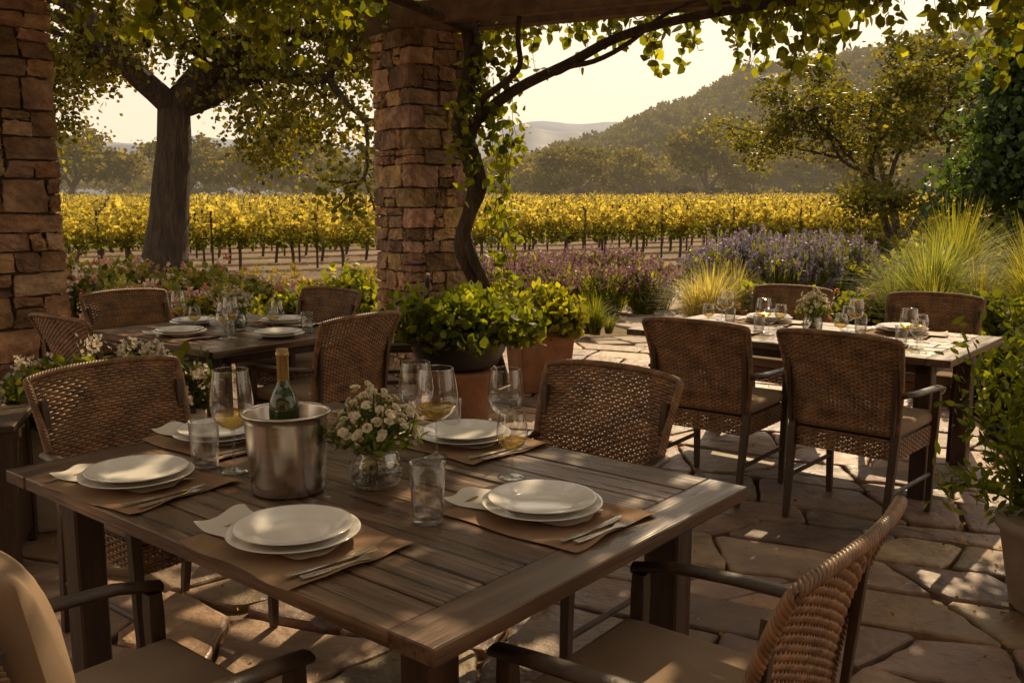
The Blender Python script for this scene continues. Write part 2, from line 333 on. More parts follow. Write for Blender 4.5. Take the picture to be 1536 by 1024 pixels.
# ---------------------------------------------------------------- stone pillars
def stonebase():
    bm=bmesh.new(); bmesh.ops.create_cube(bm,size=2); bmesh.ops.subdivide_edges(bm,edges=bm.edges[:],cuts=4,use_grid_fill=True); bm.verts.index_update()
    V=np.array([v.co[:] for v in bm.verts]);F=[[v.index for v in f.verts] for f in bm.faces]; bm.free(); return V,F
SV,SF=stonebase()
def stone(mb,c,d,rz):
    k=.11; V=SV.copy(); x,y,z=SV.T
    V[:,0]=x*np.sqrt(1-k*(y*y+z*z)/2*.8); V[:,1]=y*np.sqrt(1-k*(x*x+z*z)/2*.8); V[:,2]=z*np.sqrt(1-k*(x*x+y*y)/2*.8)
    V=V*np.array(d)/2+R.normal(0,.0045,V.shape)*np.array([1,1.2,.7]); V[:,2]+=SV[:,0]*R.normal(0,.005); V[:,0]+=SV[:,2]*R.normal(0,.005); V[:,1]+=SV[:,0]*R.normal(0,.004)+SV[:,2]*R.normal(0,.004)
    g=R.choice([.5,.7,.9,1.05,1.3,1.5],p=[.12,.2,.24,.22,.15,.07])*R.uniform(.9,1.1); mb.add(rotz(V,rz)+c,SF,0,np.array([1,R.uniform(.88,1.06),R.uniform(.78,1.2)])*g,False)
def pillar(name,loc,s,H,rz,hr=(.09,.2)):
    mb=MB(); addbox(mb,(0,0,H/2),(s-.075,s-.075,H-.01),1,0); z=0; par=0
    while z<H-.03:
        h=min(R.uniform(*hr),H-z); 
        if H-z-h<.05: h=H-z
        for k in range(4):
            a=k*math.pi/2; own=(k+par)%2; lo,hi=(-s/2,s/2) if own else (-s/2+.14,s/2-.14); x=lo
            while x<hi-.01:
                w=min(R.uniform(.08,.32),hi-x)
                if hi-x-w<.07: w=hi-x
                f=R.uniform(.35,.65); split=(h>.12 and w<.24 and R.random()<.6)
                for zz,hh in(((z,h*f),(z+h*f,h*(1-f))) if split else ((z,h),)):
                    pr=R.uniform(-.006,.012); c=np.array([x+w/2,-s/2+.075-pr,zz+hh/2])
                    stone(mb,rotz(c[None],a)[0],(w-.012,.15,hh-.011),a)
                x+=w
        z+=h; par=1-par
    return mb.obj(name,[M_stone,M_mortar],loc,rz)
pillar('stone_pillar',(-.79,8.25,0),.60,2.92,math.radians(38))
pillar('stone_pillar',(-3.36,6.05,0),.72,3.3,math.radians(38),(.09,.24))

# ---------------------------------------------------------------- pergola
C=np.array([.899,-.439,0.]); pil=np.array([-.79,8.25,0])
per=empty('pergola'); mb=MB()
def P3(p,z): return (p[0],p[1],z)
beam(mb,P3(pil-C*.55,3.02),P3(pil+C*8.5,3.02),.16,.2); beam(mb,P3(pil+A*.5,3.23),P3(pil-A*8.5,3.23),.17,.2)
beam(mb,P3(pil+C*.1-A*.42,3.0),P3(pil+C*8.5-A*.42,3.0),.1,.18)
for t in np.arange(.75,8.6,.72): beam(mb,P3(pil+C*t+A*.55,3.2),P3(pil+C*t-A*9,3.2),.09,.15)
for t in np.arange(-.9,-4.4,-.75): beam(mb,P3(pil+A*(t*1.2-.9),3.2),P3(pil+A*(t*1.2-.9)-C*3,3.2),.09,.15)
for t in np.arange(.8,8.8,.9): beam(mb,P3(pil-A*t-C*1,3.36),P3(pil-A*t+C*8.5,3.36),.06,.07)
mb.obj('pergola_beams',[M_beam],parent=per)
mb=MB()
for q in((pil+C*7.6),(pil-A*8.5+C*7.8)): addbox(mb,(q[0],q[1],1.46),(.2,.2,2.9),0,.01,ANG)
mb.obj('pergola_posts',[M_beam],parent=per)

mb=MB()
def wig(pts,n=26,amp=.03):
    pts=np.array(pts,float); t=np.linspace(0,len(pts)-1,n); out=np.empty((n,3))
    for k in range(3): out[:,k]=np.interp(t,range(len(pts)),pts[:,k])
    for _ in range(2): out[1:-1]=out[:-2]*.25+out[1:-1]*.5+out[2:]*.25
    ph=R.uniform(0,6,3); s=np.linspace(0,n*.45,n)
    return out+amp*np.stack([np.sin(s+ph[0]),np.sin(s*1.1+ph[1]),.4*np.sin(s*1.3+ph[2])],1)
tr=[(-.12,7.75,-.05),(-.16,7.72,.5),(-.32,7.72,.85),(-.40,7.75,1.2),(-.30,7.75,1.6),(-.40,7.75,2.0),(-.42,7.75,2.25),(-.34,7.8,2.7),(-.38,7.9,3.1)]
for off,r in((0,.07),(.045,.045)):
    p=wig(tr,46,.02+off*.5); V,F=tube(p+np.array([off,-off*.6,0]),np.linspace(r*1.15,r*.7,46)*(1+.12*np.sin(np.arange(46)*.9)),9); mb.add(V,F,0)
for pts,r in(([(-.40,7.75,2.1),(-.1,7.65,2.28),(.25,7.5,2.5),(.7,7.3,2.72),(1.5,7.0,2.85),(2.8,6.35,2.98),(4.2,5.6,3.0)],.05),
             ([(-.40,7.75,1.95),(-.22,7.6,2.3),(.05,7.5,2.55),(.1,7.4,3.1)],.035),
             ([(.25,7.5,2.5),(.6,7.35,2.55),(1.2,7.1,2.9),(1.9,6.3,3.12)],.025),
             ([(-.36,7.8,2.9),(-1.2,7.1,3.1),(-2,6.2,3.1),(-2.8,5.2,3.1)],.04)):
    p=wig(pts,30,.03); V,F=tube(p,np.linspace(r,r*.5,30),7); mb.add(V,F,0)
VA=(.06,.088,.012); VB=(.235,.26,.03)
def strand(p,L,step=.026,size=.09,sway=.14,dens=2,sd=.06):
    n=max(3,int(L/step)); t=np.linspace(0,1,n)
    ph=R.uniform(0,6,2); x=sway*L*np.stack([np.sin(t*3+ph[0])*t,np.cos(t*2.6+ph[1])*t,0*t],1); x[:,2]=-L*t
    Q=np.array(p)+x; V,F=tube(Q,.0025,3,cap=False); mb.add(V,F,0)
    k=np.repeat(np.arange(n),dens); k=k[R.random(len(k))<1.15-k/n*.7]; q=Q[k]+R.normal(0,sd,(len(k),3))*(1.1-.6*k/n)[:,None]
    leaves(mb,q,size*R.uniform(.55,1.2,len(k)),gcol(len(k),VA,VB),1,LEAF,droop=.8)
for i in range(270):
    t=R.random()*7.6; g=.5+.5*math.sin(t*2.3+.6); lng=R.random()<.18+.25*g
    if t<2.4 and R.random()<.3: continue
    p=pil+C*t+A*(R.uniform(.1,.65) if t<2.6 else R.uniform(-.6,.6)); strand((p[0],p[1],3.12),(R.uniform(.35,.75) if lng else R.uniform(.08,.36))*(.8 if t<1.2 else 1)*(1.15 if t>3 else 1))
for i in range(150):
    t=R.random()*5.4; p=pil-A*t-C*R.uniform(-.5,1.0); strand((p[0],p[1],3.3),R.uniform(.15,.75) if t>1 else R.uniform(.1,.4),size=.095)
for i in range(60):
    strand((R.uniform(1.5,3.4),R.uniform(3.6,5.1),3.05),R.uniform(.25,.75),size=.1)
for i in range(12): strand((R.uniform(-.42,-.1),R.uniform(7.5,7.8),R.uniform(2.0,2.9)),R.uniform(.3,.6),size=.08)
for i in range(20):
    strand((R.uniform(-.2,.04),R.uniform(7.6,7.8),R.uniform(.9,2.7)),R.uniform(.3,.7),size=.08,dens=1)
n=27000; u=R.uniform(-1.6,8.4,n); v=R.uniform(-.7,9,n)
P=pil+u[:,None]*C-v[:,None]*A; P[:,2]=3.24+R.gamma(2,.09,n)
nz=np.array([mnoise.noise(Vector((a*1.3,b*1.3,3)))+.55*mnoise.noise(Vector((a*4,b*4,7))) for a,b in P[:,:2]])
P=P[(nz>-.08)]; leaves(mb,P,.13*R.uniform(.6,1.25,len(P)),gcol(len(P),VA,VB),1,LEAF)
mb.obj('climbing_vine',[M_bark,M_leaf])

h=empty('added_house_blocker'); mb=MB()  # unseen house added behind the camera to block back light from the foreground
M_wall=pmat('blocker_stone_wall',(.16,.10,.06),(.34,.23,.15),6,bump=.8)
for x0,x1,z0,z1 in((-8,-2.2,0,3.5),(-2.2,-1,2.2,3.5),(-1,2,0,3.5),(2,3.2,0,.9),(2,3.2,2.2,3.5),(3.2,9,0,3.5)):
    addbox(mb,((x0+x1)/2,-3.2,(z0+z1)/2),(x1-x0,.4,z1-z0),0,0)
mb.obj('blocker_walls',[M_wall],parent=h)
mb=MB(); addbox(mb,(-1.6,-3.2,1.1),(1.18,.06,2.2)); addbox(mb,(2.6,-3.2,1.55),(.06,.06,1.28)); addbox(mb,(2.6,-3.2,1.55),(1.18,.05,.06)); mb.obj('blocker_door_and_window',[M_dark],parent=h)
mb=MB(); addbox(mb,(.5,-3.6,3.7),(18,2,.25)); mb.obj('blocker_roof',[M_terra],parent=h)

# ---------------------------------------------------------------- tables
def table_mesh(L,W,H=.75):
    mb=MB(); eb=.115; th=.036; n=round((W)/.132); pw=W/n
    for i in range(n):
        g=R.uniform(.7,1.18); addbox(mb,(0,-W/2+pw*(i+.5),H-th/2+R.uniform(-.001,.001)),(L-2*eb-.004,pw-.0055,th),0,.003,col=(g,g*R.uniform(.96,1.03),g*R.uniform(.93,1.08)))
    for s in(-1,1):
        g=R.uniform(.8,1.0); addbox(mb,(s*(L/2-eb/2),0,H-th/2+.0005),(eb,W,th),2,.003,col=(g,g,g))
        addbox(mb,(0,s*(W/2-.11),H-th-.03),(L-.24,.025,.058),1,.002); addbox(mb,(s*(L/2-.12),0,H-th-.03),(.025,W-.24,.058),1,.002)
        for q in(-1,1): addbox(mb,(s*(L/2-.15),q*(W/2-.14),(H-th)/2),(.085,.085,H-th-.002),1,.006)
    return mb
TR=ANG-math.pi/2
T1=np.array([-.405,2.495,0]); T2=np.array([1.74,5.42,0]); T3=np.array([-1.66,5.53,0])
for c,L,W in((T1,1.70,1.20),(T2,1.84,1.06),(T3,1.28,1.12)):
    table_mesh(L,W).obj('dining_table',[M_table,M_dark,M_table2],tuple(c),TR)

# ---------------------------------------------------------------- wicker chair
def weave(mb,S,nu,nv,rh=.0052,rv=.0042,amp=.0034,sub=4,colj=.2):
    us=np.linspace(0,1,nu*sub+1)
    for j in range(nv):
        v=np.full(len(us),(j+.5)/nv); P,Nn=S(us,v)
        off=amp*np.cos(np.pi*us*nu+np.pi*j)+R.normal(0,.0006,len(us)); g=R.uniform(1-colj,1+colj)
        V,F=tube(P+Nn*off[:,None],rh*R.uniform(.92,1.12),5,flat=(.7,1.05) ,cap=False); mb.add(V,F,0,(g,g*.97,g*.93))
    vs=np.linspace(0,1,max(4,nv//3))
    for i in range(nu+1):
        u=np.full(len(vs),i/nu); P,_=S(u,vs); V,F=tube(P,rv,4,cap=False); mb.add(V,F,0,(.7,.66,.62))
def chair_mesh():
    mb=MB()
    def back(u,v):
        x=(u-.5)*2; hw=.25+.035*v; top=.925-.012*abs(x)**4-.008*x*x; z=.47+(top-.47)*v
        y=-.24-.03*v-.085*v**2.2-.034*(1-x*x)*(.4+.6*v)
        nrm=unit(np.stack([-.25*x,-np.ones_like(x),.15+0*x],1)); return np.stack([x*hw,y,z],1),nrm
    weave(mb,back,26,46)
    vs=np.linspace(0,1,24); us=np.linspace(0,1,30)
    a,_=back(0*vs,vs); b,_=back(us,0*us+1); c,_=back(0*vs+1,vs[::-1]); path=np.concatenate([a,b[1:],c[1:]])
    seg=np.r_[0,np.cumsum(np.linalg.norm(np.diff(path,axis=0),axis=1))]; m=340; s=np.linspace(0,seg[-1],m)
    pp=np.stack([np.interp(s,seg,path[:,k]) for k in range(3)],1)
    for _ in range(10): pp[1:-1]=(pp[:-2]+2*pp[1:-1]+pp[2:])/4
    T=unit(np.gradient(pp,axis=0)); Nn=np.tile([0,-1.,0.2],(m,1)); U=unit(np.cross(T,Nn)); W=np.cross(U,T)
    for k in range(5):
        ph=s/.06*2*np.pi+k*np.pi*.4; q=pp+.0085*(np.cos(ph)[:,None]*U+np.sin(ph)[:,None]*W); g=R.uniform(.7,1.1)
        V,F=tube(q,.0058,5,cap=False); mb.add(V,F,0,(g,g*.97,g*.92))
    hx,hy=.245,.235
    def side(p,q):
        p=np.array(p);q=np.array(q); d=unit(q-p); nn=np.array([d[1],-d[0],0])
        def S(u,v):
            P=p+(q-p)*u[:,None]; P=P.copy(); P[:,2]=.35+.095*v; return P,np.tile(nn,(len(u),1))
        return S
    for p,q in(((-hx,-hy,0),(hx,-hy,0)),((hx,-hy,0),(hx,hy,0)),((hx,hy,0),(-hx,hy,0)),((-hx,hy,0),(-hx,-hy,0))): weave(mb,side(p,q),20,9)
    addbox(mb,(0,0,.435),(.47,.45,.02),1)
    V,F=bbox(.5,.49,.06,.024,3); V=V.copy(); V[:,2]+=.012*(1-(V[:,0]/.27)**2)*(1-(V[:,1]/.27)**2)*(V[:,2]>0); mb.add(V+np.array([0,.012,.478]),F,2,(1,1,1),True)
    def leg(p,q,w=.038):
        p=np.array(p);q=np.array(q); V,F=bbox(1,1,1,.08); V=V.copy(); t=V[:,2:3]+.5; ww=w*(.72+.28*t)
        V=np.concatenate([V[:,:2]*ww,np.zeros((len(V),1))],1)+p*(1-t)+q*t; mb.add(V,F,1,(1,1,1),False)
    for s in(-1,1):
        leg((s*.235,-.30,0),(s*.245,-.235,.48)); leg((s*.25,.23,0),(s*.262,.225,.615))
        pts=np.array([(s*.272,-.275,.66),(s*.285,-.15,.652),(s*.29,0,.648),(s*.287,.15,.64),(s*.268,.25,.622)])
        V,F=tube(pts,.016,10,flat=(1.6,.8)); mb.add(V,F,1)
        leg((s*.24,-.275,.47),(s*.255,-.305,.84),.024)
        beam(mb,(s*.243,-.26,.2),(s*.253,.22,.2),.018,.025,1)
    return mb.mesh('wicker_chair',[M_wick,M_dark,M_cush])
CH=chair_mesh()
def chair(x,y,f,j=0):
    return put('wicker_chair',CH,(x,y,0),math.atan2(f[1],f[0])-math.pi/2+j)
chair(-1.19,3.11,-B,.03); chair(.12,2.99,-A,-.02); chair(.33,1.81,B,.03); nc=chair(-.77,1.70,A)
chair(1.70,4.41,A,-.05); chair(1.12,4.87,A,.03); chair(1.72,6.22,-A,-.05); chair(2.5,5.66,-A,.06)
chair(-1.07,5.04,B,.08); chair(-1.44,6.03,-A,.05); chair(-2.31,5.92,-B,-.06); chair(-2.14,5.08,A,.05)
mb=MB()
nu,nv=28,40; U_,V_=np.meshgrid(np.linspace(-1,1,nu),np.linspace(0,1,nv))
ang=V_*2*np.pi; edge=(1-abs(U_)**4)**.5
th_=.07*edge; hh_=.215*(1-.06*U_**2); xx_=U_*.24
yy=np.sign(np.cos(ang))*abs(np.cos(ang))**.9*th_; zz=np.sign(np.sin(ang))*abs(np.sin(ang))**.6*hh_*(.93+.07*edge)
P=np.stack([xx_,yy+(zz)*-.2+.010*np.sin(U_*9+zz*20)*edge,zz],-1).reshape(-1,3)
i=np.arange(nv-1)[:,None]*nu+np.arange(nu-1)[None]; F=np.stack([i,i+1,i+nu+1,i+nu],-1).reshape(-1,4)
mb.add(P,F); mb.obj('back_cushion',[M_cush],tuple(np.array(nc.location)+A*-.225+np.array([0,0,.735])),nc.rotation_euler[2])
mb=MB()
for s in(-1,1):
    beam(mb,(s*.22,-.22,0),(s*.22,-.30,.95),.04,.035); beam(mb,(s*.22,.22,0),(s*.22,.22,.64),.04,.04); beam(mb,(s*.23,-.25,.65),(s*.23,.26,.655),.05,.025)
    beam(mb,(s*.22,-.22,.2),(s*.22,.22,.2),.02,.03)
for z in(.56,.66,.76,.86): beam(mb,(-.22,-.255-(z-.5)*.08,z),(.22,-.255-(z-.5)*.08,z),.02,.05)
beam(mb,(-.24,-.3,.94),(.24,-.3,.94),.03,.06); addbox(mb,(0,0,.44),(.48,.48,.035)); addbox(mb,(0,0,.475),(.44,.44,.04),1,.015)
mb.obj('wooden_armchair',[M_dark,M_cush],(-.93,6.95,0),math.radians(95))

# ---------------------------------------------------------------- tableware
mb=MB()
def plate(mb,r,z): 
    V,F=lathe([(.001,z+.006),(r*.58,z+.006),(r*.64,z+.009),(r*.72,z+.014),(r*.97,z+.022),(r,z+.0235),(r*1.0,z+.021),(r*.72,z+.010),(r*.6,z+.001),(.001,z+.001)],56); mb.add(V,F,0)
plate(mb,.148,0); plate(mb,.132,.012); ME_plate=mb.mesh('dinner_plate',[M_plate])
def cloth(w,h,amp,curl=0,nx=26,ny=20):
    mb=MB(); s=R.uniform(0,50)
    X,Y=np.meshgrid(np.linspace(-w/2,w/2,nx),np.linspace(-h/2,h/2,ny)); Z=np.zeros_like(X)
    for i in range(ny):
        for j in range(nx): Z[i,j]=amp*(1+mnoise.noise(Vector((X[i,j]*11+s,Y[i,j]*11,0))))+curl*max(0,abs(X[i,j])/(w/2)-.7)**2*16*(mnoise.noise(Vector((s,Y[i,j]*11,2)))+.5)
    X=X+.006*np.sin(Y*20+s); Y=Y+.005*np.sin(X*23+s)
    v=np.stack([X,Y,Z+.0015],-1).reshape(-1,3); i=np.arange(ny-1)[:,None]*nx+np.arange(nx-1)[None]
    F=np.stack([i,i+1,i+nx+1,i+nx],-1).reshape(-1,4); mb.add(v,F); return mb
ME_mat=[cloth(.41,.34,.0014,.006).mesh('placemat',[M_mat]) for _ in range(3)]
ME_nap=[cloth(.38,.15,.004,.016).mesh('napkin',[M_nap]) for _ in range(3)]
def flat(mb,out,z=.004,t=.002,bow=.003):
    o=np.array(out,float); n=len(o); zz=z+bow*np.cos((o[:,1]/.11)*1.5)*-1+bow
    lo=np.column_stack([o,zz]); hi=np.column_stack([o,zz+t])
    F=[list(range(n,2*n)),list(range(n))[::-1]]+[[k,(k+1)%n,n+(k+1)%n,n+k] for k in range(n)]; mb.add(np.concatenate([lo,hi]),F,0,(1,1,1),False)
mb=MB(); flat(mb,[(-.007,-.115),(.007,-.115),(.0095,-.06),(.006,0),(.0085,.01),(.0115,.06),(.006,.105),(-.003,.115),(-.006,.1),(-.006,0),(-.0095,-.06)],t=.003); ME_knife=mb.mesh('table_knife',[M_silver])
mb=MB(); flat(mb,[(-.009,-.105),(.009,-.105),(.009,-.06),(.004,-.01),(.004,.03),(.013,.05),(.0135,.06),(-.0135,.06),(-.013,.05),(-.004,.03),(-.004,-.01),(-.009,-.06)])
for k in range(4): x=-.0114+k*.0076; flat(mb,[(x-.0018,.0602),(x+.0018,.0602),(x+.001,.1),(x-.001,.1)])
ME_fork=mb.mesh('table_fork',[M_silver])
def wine(h,w,name,fill=False):
    sh=h*.42; r=w/2
    mb=MB(); V,F=lathe([(.001,.0035),(.02,.003),(.039,.0012),(.0395,.0025),(.02,.006),(.006,.012),(.0038,.022),(.0034,sh*.6),(.004,sh-.006),(.009,sh),(r*.5,sh+h*.035),(r*.82,sh+h*.105),(r*.98,sh+h*.2),(r,sh+h*.27),(r*.95,sh+h*.38),(r*.86,sh+h*.5),(r*.80,h)],48); mb.add(V,F)
    V,F=tube([(r*.8*math.cos(a),r*.8*math.sin(a),h) for a in np.linspace(0,6.283,48,endpoint=False)],.0009,4,closed=True,cap=False); mb.add(V,F)
    if fill: V,F=lathe([(.001,sh+.002),(.008,sh+.002),(r*.48,sh+h*.038),(r*.79,sh+h*.105),(r*.92,sh+h*.165),(.001,sh+h*.165)],40); mb.add(V,F,1)
    return mb.mesh(name,[M_glass,M_wine])
def tumb(h,r):
    mb=MB(); V,F=lathe([(.001,.003),(r*.8,.002),(r*.84,.006),(r*.9,h*.4),(r,h-.001),(r,h),(r*.955,h-.001),(r*.86,h*.4),(r*.78,.016),(.001,.014)],44); mb.add(V,F); return mb.mesh('water_glass',[M_glass])
W1=wine(.292,.122,'wine_glass',True); W1e=wine(.292,.122,'wine_glass'); W2=wine(.27,.13,'wine_glass',True); W3=wine(.182,.088,'wine_glass'); W3f=wine(.182,.088,'wine_glass',True); TU=tumb(.148,.043)
ZT=.7512
def setting(x,y,rz,nap=True,kn=1):
    k=random.randint(0,2); rz+=random.uniform(-.08,.08)
    put('placemat',ME_mat[k],(x,y,ZT),rz)
    c,s=math.cos(rz),math.sin(rz)
    def w(a,b): return (x+a*c-b*s,y+a*s+b*c)
    if nap: p=w(-.07,-.01); put('napkin',ME_nap[(k+1)%3],(*p,ZT+.003),rz+random.uniform(.1,.35))
    put('dinner_plate',ME_plate,(*w(-.015,0),ZT+.0105),0)
    put('table_knife',ME_knife,(*w(.158*kn,-.03),ZT+.003),rz-.05+random.uniform(-.08,.08)); put('table_fork',ME_fork,(*w(.187*kn,-.02),ZT+.003),rz-.02+random.uniform(-.06,.06))
setting(-1.0,2.43,TR); setting(-.475,1.985,TR); setting(.085,2.185,TR); setting(-.14,2.87,TR); setting(-.92,2.90,TR)
put('wine_glass',W1,(-.785,2.558,ZT-.001)); put('wine_glass',W2,(-.225,2.71,ZT-.001)); put('wine_glass',W3f,(.0,2.506,ZT-.001)); put('wine_glass',W1e,(-.02,2.80,ZT-.001),scale=(.9,.9,.86))
put('wine_glass',W1e,(-.30,2.86,ZT-.001),scale=(.9,.9,.9))
put('water_glass',TU,(-.2,2.133,ZT-.001)); put('water_glass',TU,(-.877,2.59,ZT-.001),scale=(1,1,.95)); put('water_glass',TU,(-.2,2.99,ZT-.001),scale=(.8,.8,.8))
mb=MB(); V,F=lathe([(.001,.004),(.085,.003),(.0915,.001),(.0945,.006),(.096,.03),(.1085,.19),(.110,.207),(.1145,.2085),(.1155,.2115),(.114,.2145),(.109,.215),(.1065,.207),(.094,.03),(.001,.012)],72); mb.add(V,F); mb.obj('ice_bucket',[M_steel],(-.591,2.386,ZT))
mb=MB(); V,F=lathe([(.001,.0),(.036,.0),(.039,.006),(.039,.2),(.037,.218),(.026,.245),(.017,.262),(.0152,.275)],40); mb.add(V,F,0)
V,F=lathe([(.0153,.272),(.0156,.275),(.0156,.335),(.0175,.337),(.0178,.346),(.0155,.348),(.0152,.356),(.001,.357)],40); mb.add(V,F,1)
V,F=lathe([(.0392,.09),(.0394,.091),(.0394,.17),(.0392,.171)],40); mb.add(V,F,2)
o=mb.obj('wine_bottle',[M_bottle,M_foil,M_nap],(-.597,2.392,ZT+.02))
def vase(loc,s=1.):
    mb=MB(); V,F=lathe([(.001,.004),(.055,.002),(.066,.012),(.071,.04),(.07,.07),(.06,.092),(.057,.1),(.062,.113),(.0625,.115),(.059,.113),(.055,.1),(.057,.09),(.067,.068),(.068,.04),(.062,.014),(.001,.01)],44); mb.add(V,F,0)
    V,F=lathe([(.001,.062),(.0668,.062),(.0672,.04),(.061,.0145),(.001,.0115)],40); mb.add(V,F,0)
    n=52
    for i in range(n):
        a=i*2.399; rr=math.sqrt(i/n); top=np.array([math.cos(a)*rr*.12,math.sin(a)*rr*.12,.25-.10*rr**2+R.uniform(-.018,.016)])
        bot=np.array([-math.cos(a)*.04*rr,-math.sin(a)*.04*rr,.016]); mid=np.array([math.cos(a)*.03*rr,math.sin(a)*.03*rr,.105])
        V,F=tube([bot,mid,(mid+top)/2+[0,0,.01],top],.0016,4,cap=False); mb.add(V,F,1)
        for k in range(3 if i%2 else 2):
            c=top+R.normal(0,.012,3)*(k>0); ps=R.uniform(.010,.017)
            ax=unit(np.array([math.cos(a)*rr,math.sin(a)*rr,.9])+R.normal(0,.35,3)); e1=unit(np.cross(ax,[.3,.9,.1])); e2=np.cross(ax,e1)
            for ring,(el,sc_) in enumerate(((.6,1.),(1.0,.85),(1.3,.6))):
                m=6; aa=np.arange(m)*2*np.pi/m+ring*.5; 
                for q in aa:
                    rd=math.cos(q)*e1+math.sin(q)*e2; t=rd*math.cos(el)+ax*math.sin(el); w=-math.sin(q)*e1+math.cos(q)*e2; nn=np.cross(w,t)
                    sh=np.array([(0,0,0),(.4,.4,-.1),(.36,.85,.12),(0,1,.22),(-.36,.85,.12),(-.4,.4,-.1)])*ps*sc_
                    mb.add(c+sh[:,:1]*w+sh[:,1:2]*t+sh[:,2:]*nn,np.arange(6).reshape(1,6),2,np.array([.85,.78,.60])*R.uniform(.85,1.),True)
            V,F=lathe([(.001,-.003),(.004,0),(.0045,.004),(.001,.007)],6,c); mb.add(V,F,2,(.55,.5,.2))
    m=360; a=R.uniform(0,6.28,m); rr=np.sqrt(R.random(m))*.125; P=np.stack([np.cos(a)*rr,np.sin(a)*rr,.11+R.random(m)*.11*(1-(rr/.16)**2)],1)
    leaves(mb,P,R.uniform(.018,.04,m),gcol(m,(.05,.085,.014),(.16,.20,.04)),3,LEAFN,up=.8)
    m=90; P=np.stack([R.normal(0,.022,m),R.normal(0,.022,m),R.uniform(.03,.1,m)],1); leaves(mb,P,.03,gcol(m,(.04,.08,.014),(.1,.14,.04)),3,LEAFN,up=1)
    o=mb.obj('flower_vase',[M_glass,M_stem,M_petal,M_leaf],loc); o.scale=(s,s,s); return o
v1=vase((-.366,2.425,ZT))
for c,L,W in((T2,1.84,1.06),(T3,1.28,1.12)):
    d=np.array([math.cos(TR),math.sin(TR),0])
    n=2 if L>1.5 else 1
    for q in(-1,1):
        for i in range(n):
            tt=(i-(n-1)/2)*.82; p=c+d*tt+A*q*(W/2-.21); setting(p[0],p[1],TR if q<0 else TR+math.pi)
            for k,(me,dx,dy,s_) in enumerate(((W1,.22,.16,.8),(W3,.29,.10,.95),(TU,.16,.22,.8),(W3f,-.2,.2,.9))):
                r=p+d*dx*(1 if q<0 else -1)*.9-A*q*dy; put('water_glass' if k==2 else 'wine_glass',me,(r[0],r[1],ZT-.001),scale=(s_,s_,s_*.85))
    if n==1:
        for q in(-1,1):
            p=c+d*q*(L/2-.21); put('dinner_plate',ME_plate,(p[0],p[1],ZT+.001)); r=p-d*q*.2+A*.14; put('wine_glass',W3,(r[0],r[1],ZT-.001))
            r=p-d*q*.16-A*.2; put('wine_glass',W1,(r[0],r[1],ZT-.001),scale=(.8,.8,.8)); r=p-d*q*.02+A*.22; put('water_glass',TU,(r[0],r[1],ZT-.001),scale=(.85,.85,.8))
    o=put('flower_vase',v1.data,(c[0]+.02,c[1],ZT),1.1,scale=(.8,.8,.95))

# ---------------------------------------------------------------- planters
mb=MB(); V,F=lathe([(.001,0),(.19,0),(.2,.02),(.235,.28),(.265,.33),(.27,.36),(.25,.365),(.001,.36)],40); mb.add(V,F,0); mb.obj('terracotta_pot',[M_terra],(-.37,6.42,0))
mb=MB(); V,F=lathe([(.001,.362),(.2,.362),(.27,.40),(.325,.50),(.34,.57),(.35,.575),(.345,.585),(.325,.58),(.31,.55),(.001,.545)],48); mb.add(V,F,0)
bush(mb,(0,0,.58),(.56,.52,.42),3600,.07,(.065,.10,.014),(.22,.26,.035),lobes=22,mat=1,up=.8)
mb.obj('potted_shrub',[M_bowl,M_leaf],(-.37,6.42,0))
mb=MB(); 
V,F=bbox(1,1,1,.03,2); V=V.copy(); t=V[:,2:3]+.5; V=np.concatenate([V[:,:2]*(.38+.08*t),t*.48],1); mb.add(V,F,0,(1,1,1),False)
addbox(mb,(0,0,.47),(.50,.50,.07),0,.012); addbox(mb,(0,0,.506),(.42,.42,.01),1,0)
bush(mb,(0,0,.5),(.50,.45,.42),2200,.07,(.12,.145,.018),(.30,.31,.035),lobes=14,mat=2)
mb.obj('square_terracotta_planter',[M_terra,M_soil,M_leaf],(.22,7.5,0),.3)
mb=MB(); V,F=lathe([(.001,0),(.14,0),(.15,.02),(.2,.3),(.215,.31),(.215,.35),(.19,.35),(.001,.33)],36); mb.add(V,F,0)
for i in range(34):
    a=R.uniform(0,6.28); r=R.uniform(.1,.44); top=np.array([math.cos(a)*r,math.sin(a)*r,R.uniform(.5,1.1)-r*.3])
    Q=wig([(math.cos(a)*.05,math.sin(a)*.05,.33),(math.cos(a)*r*.6,math.sin(a)*r*.6,.6 if top[2]>.7 else .45),top],12,.01); V,F=tube(Q,.004,4); mb.add(V,F,1)
    k=R.integers(2,12,130); leaves(mb,Q[k]+R.normal(0,.045,(130,3)),.055*R.uniform(.6,1.3,130),gcol(130,(.06,.095,.014),(.20,.235,.035)),2,LEAFN,up=.6)
mb.obj('potted_bush',[M_paleStone,M_stem,M_leaf],(2.02,3.3,0))
mb=MB(); addbox(mb,(0,0,.25),(.95,.42,.5),0,.02,seg=2); addbox(mb,(0,0,.505),(.86,.33,.02),1,0)
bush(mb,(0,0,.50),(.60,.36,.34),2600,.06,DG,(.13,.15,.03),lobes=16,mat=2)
k=unit(R.normal(size=(46,3))); k[:,2]=abs(k[:,2]); cc=k*np.array([.54,.34,.31])+[0,0,.53]; q=R.integers(0,46,1300)
leaves(mb,cc[q]+R.normal(0,.02,(len(q),3)),.025,gcol(len(q),(.55,.47,.36),(.78,.70,.57),.1),3,QUAD,up=.6)
mb.obj('flower_planter',[M_paleStone,M_soil,M_leaf,M_petal],(-1.98,4.4,0),.35)
mb=MB(); addbox(mb,(0,0,.60),(.52,.44,.03)); addbox(mb,(0,0,.32),(.46,.38,.5))
for s in(-1,1):
    for q in(-1,1): addbox(mb,(s*.22,q*.18,.3),(.045,.045,.59))
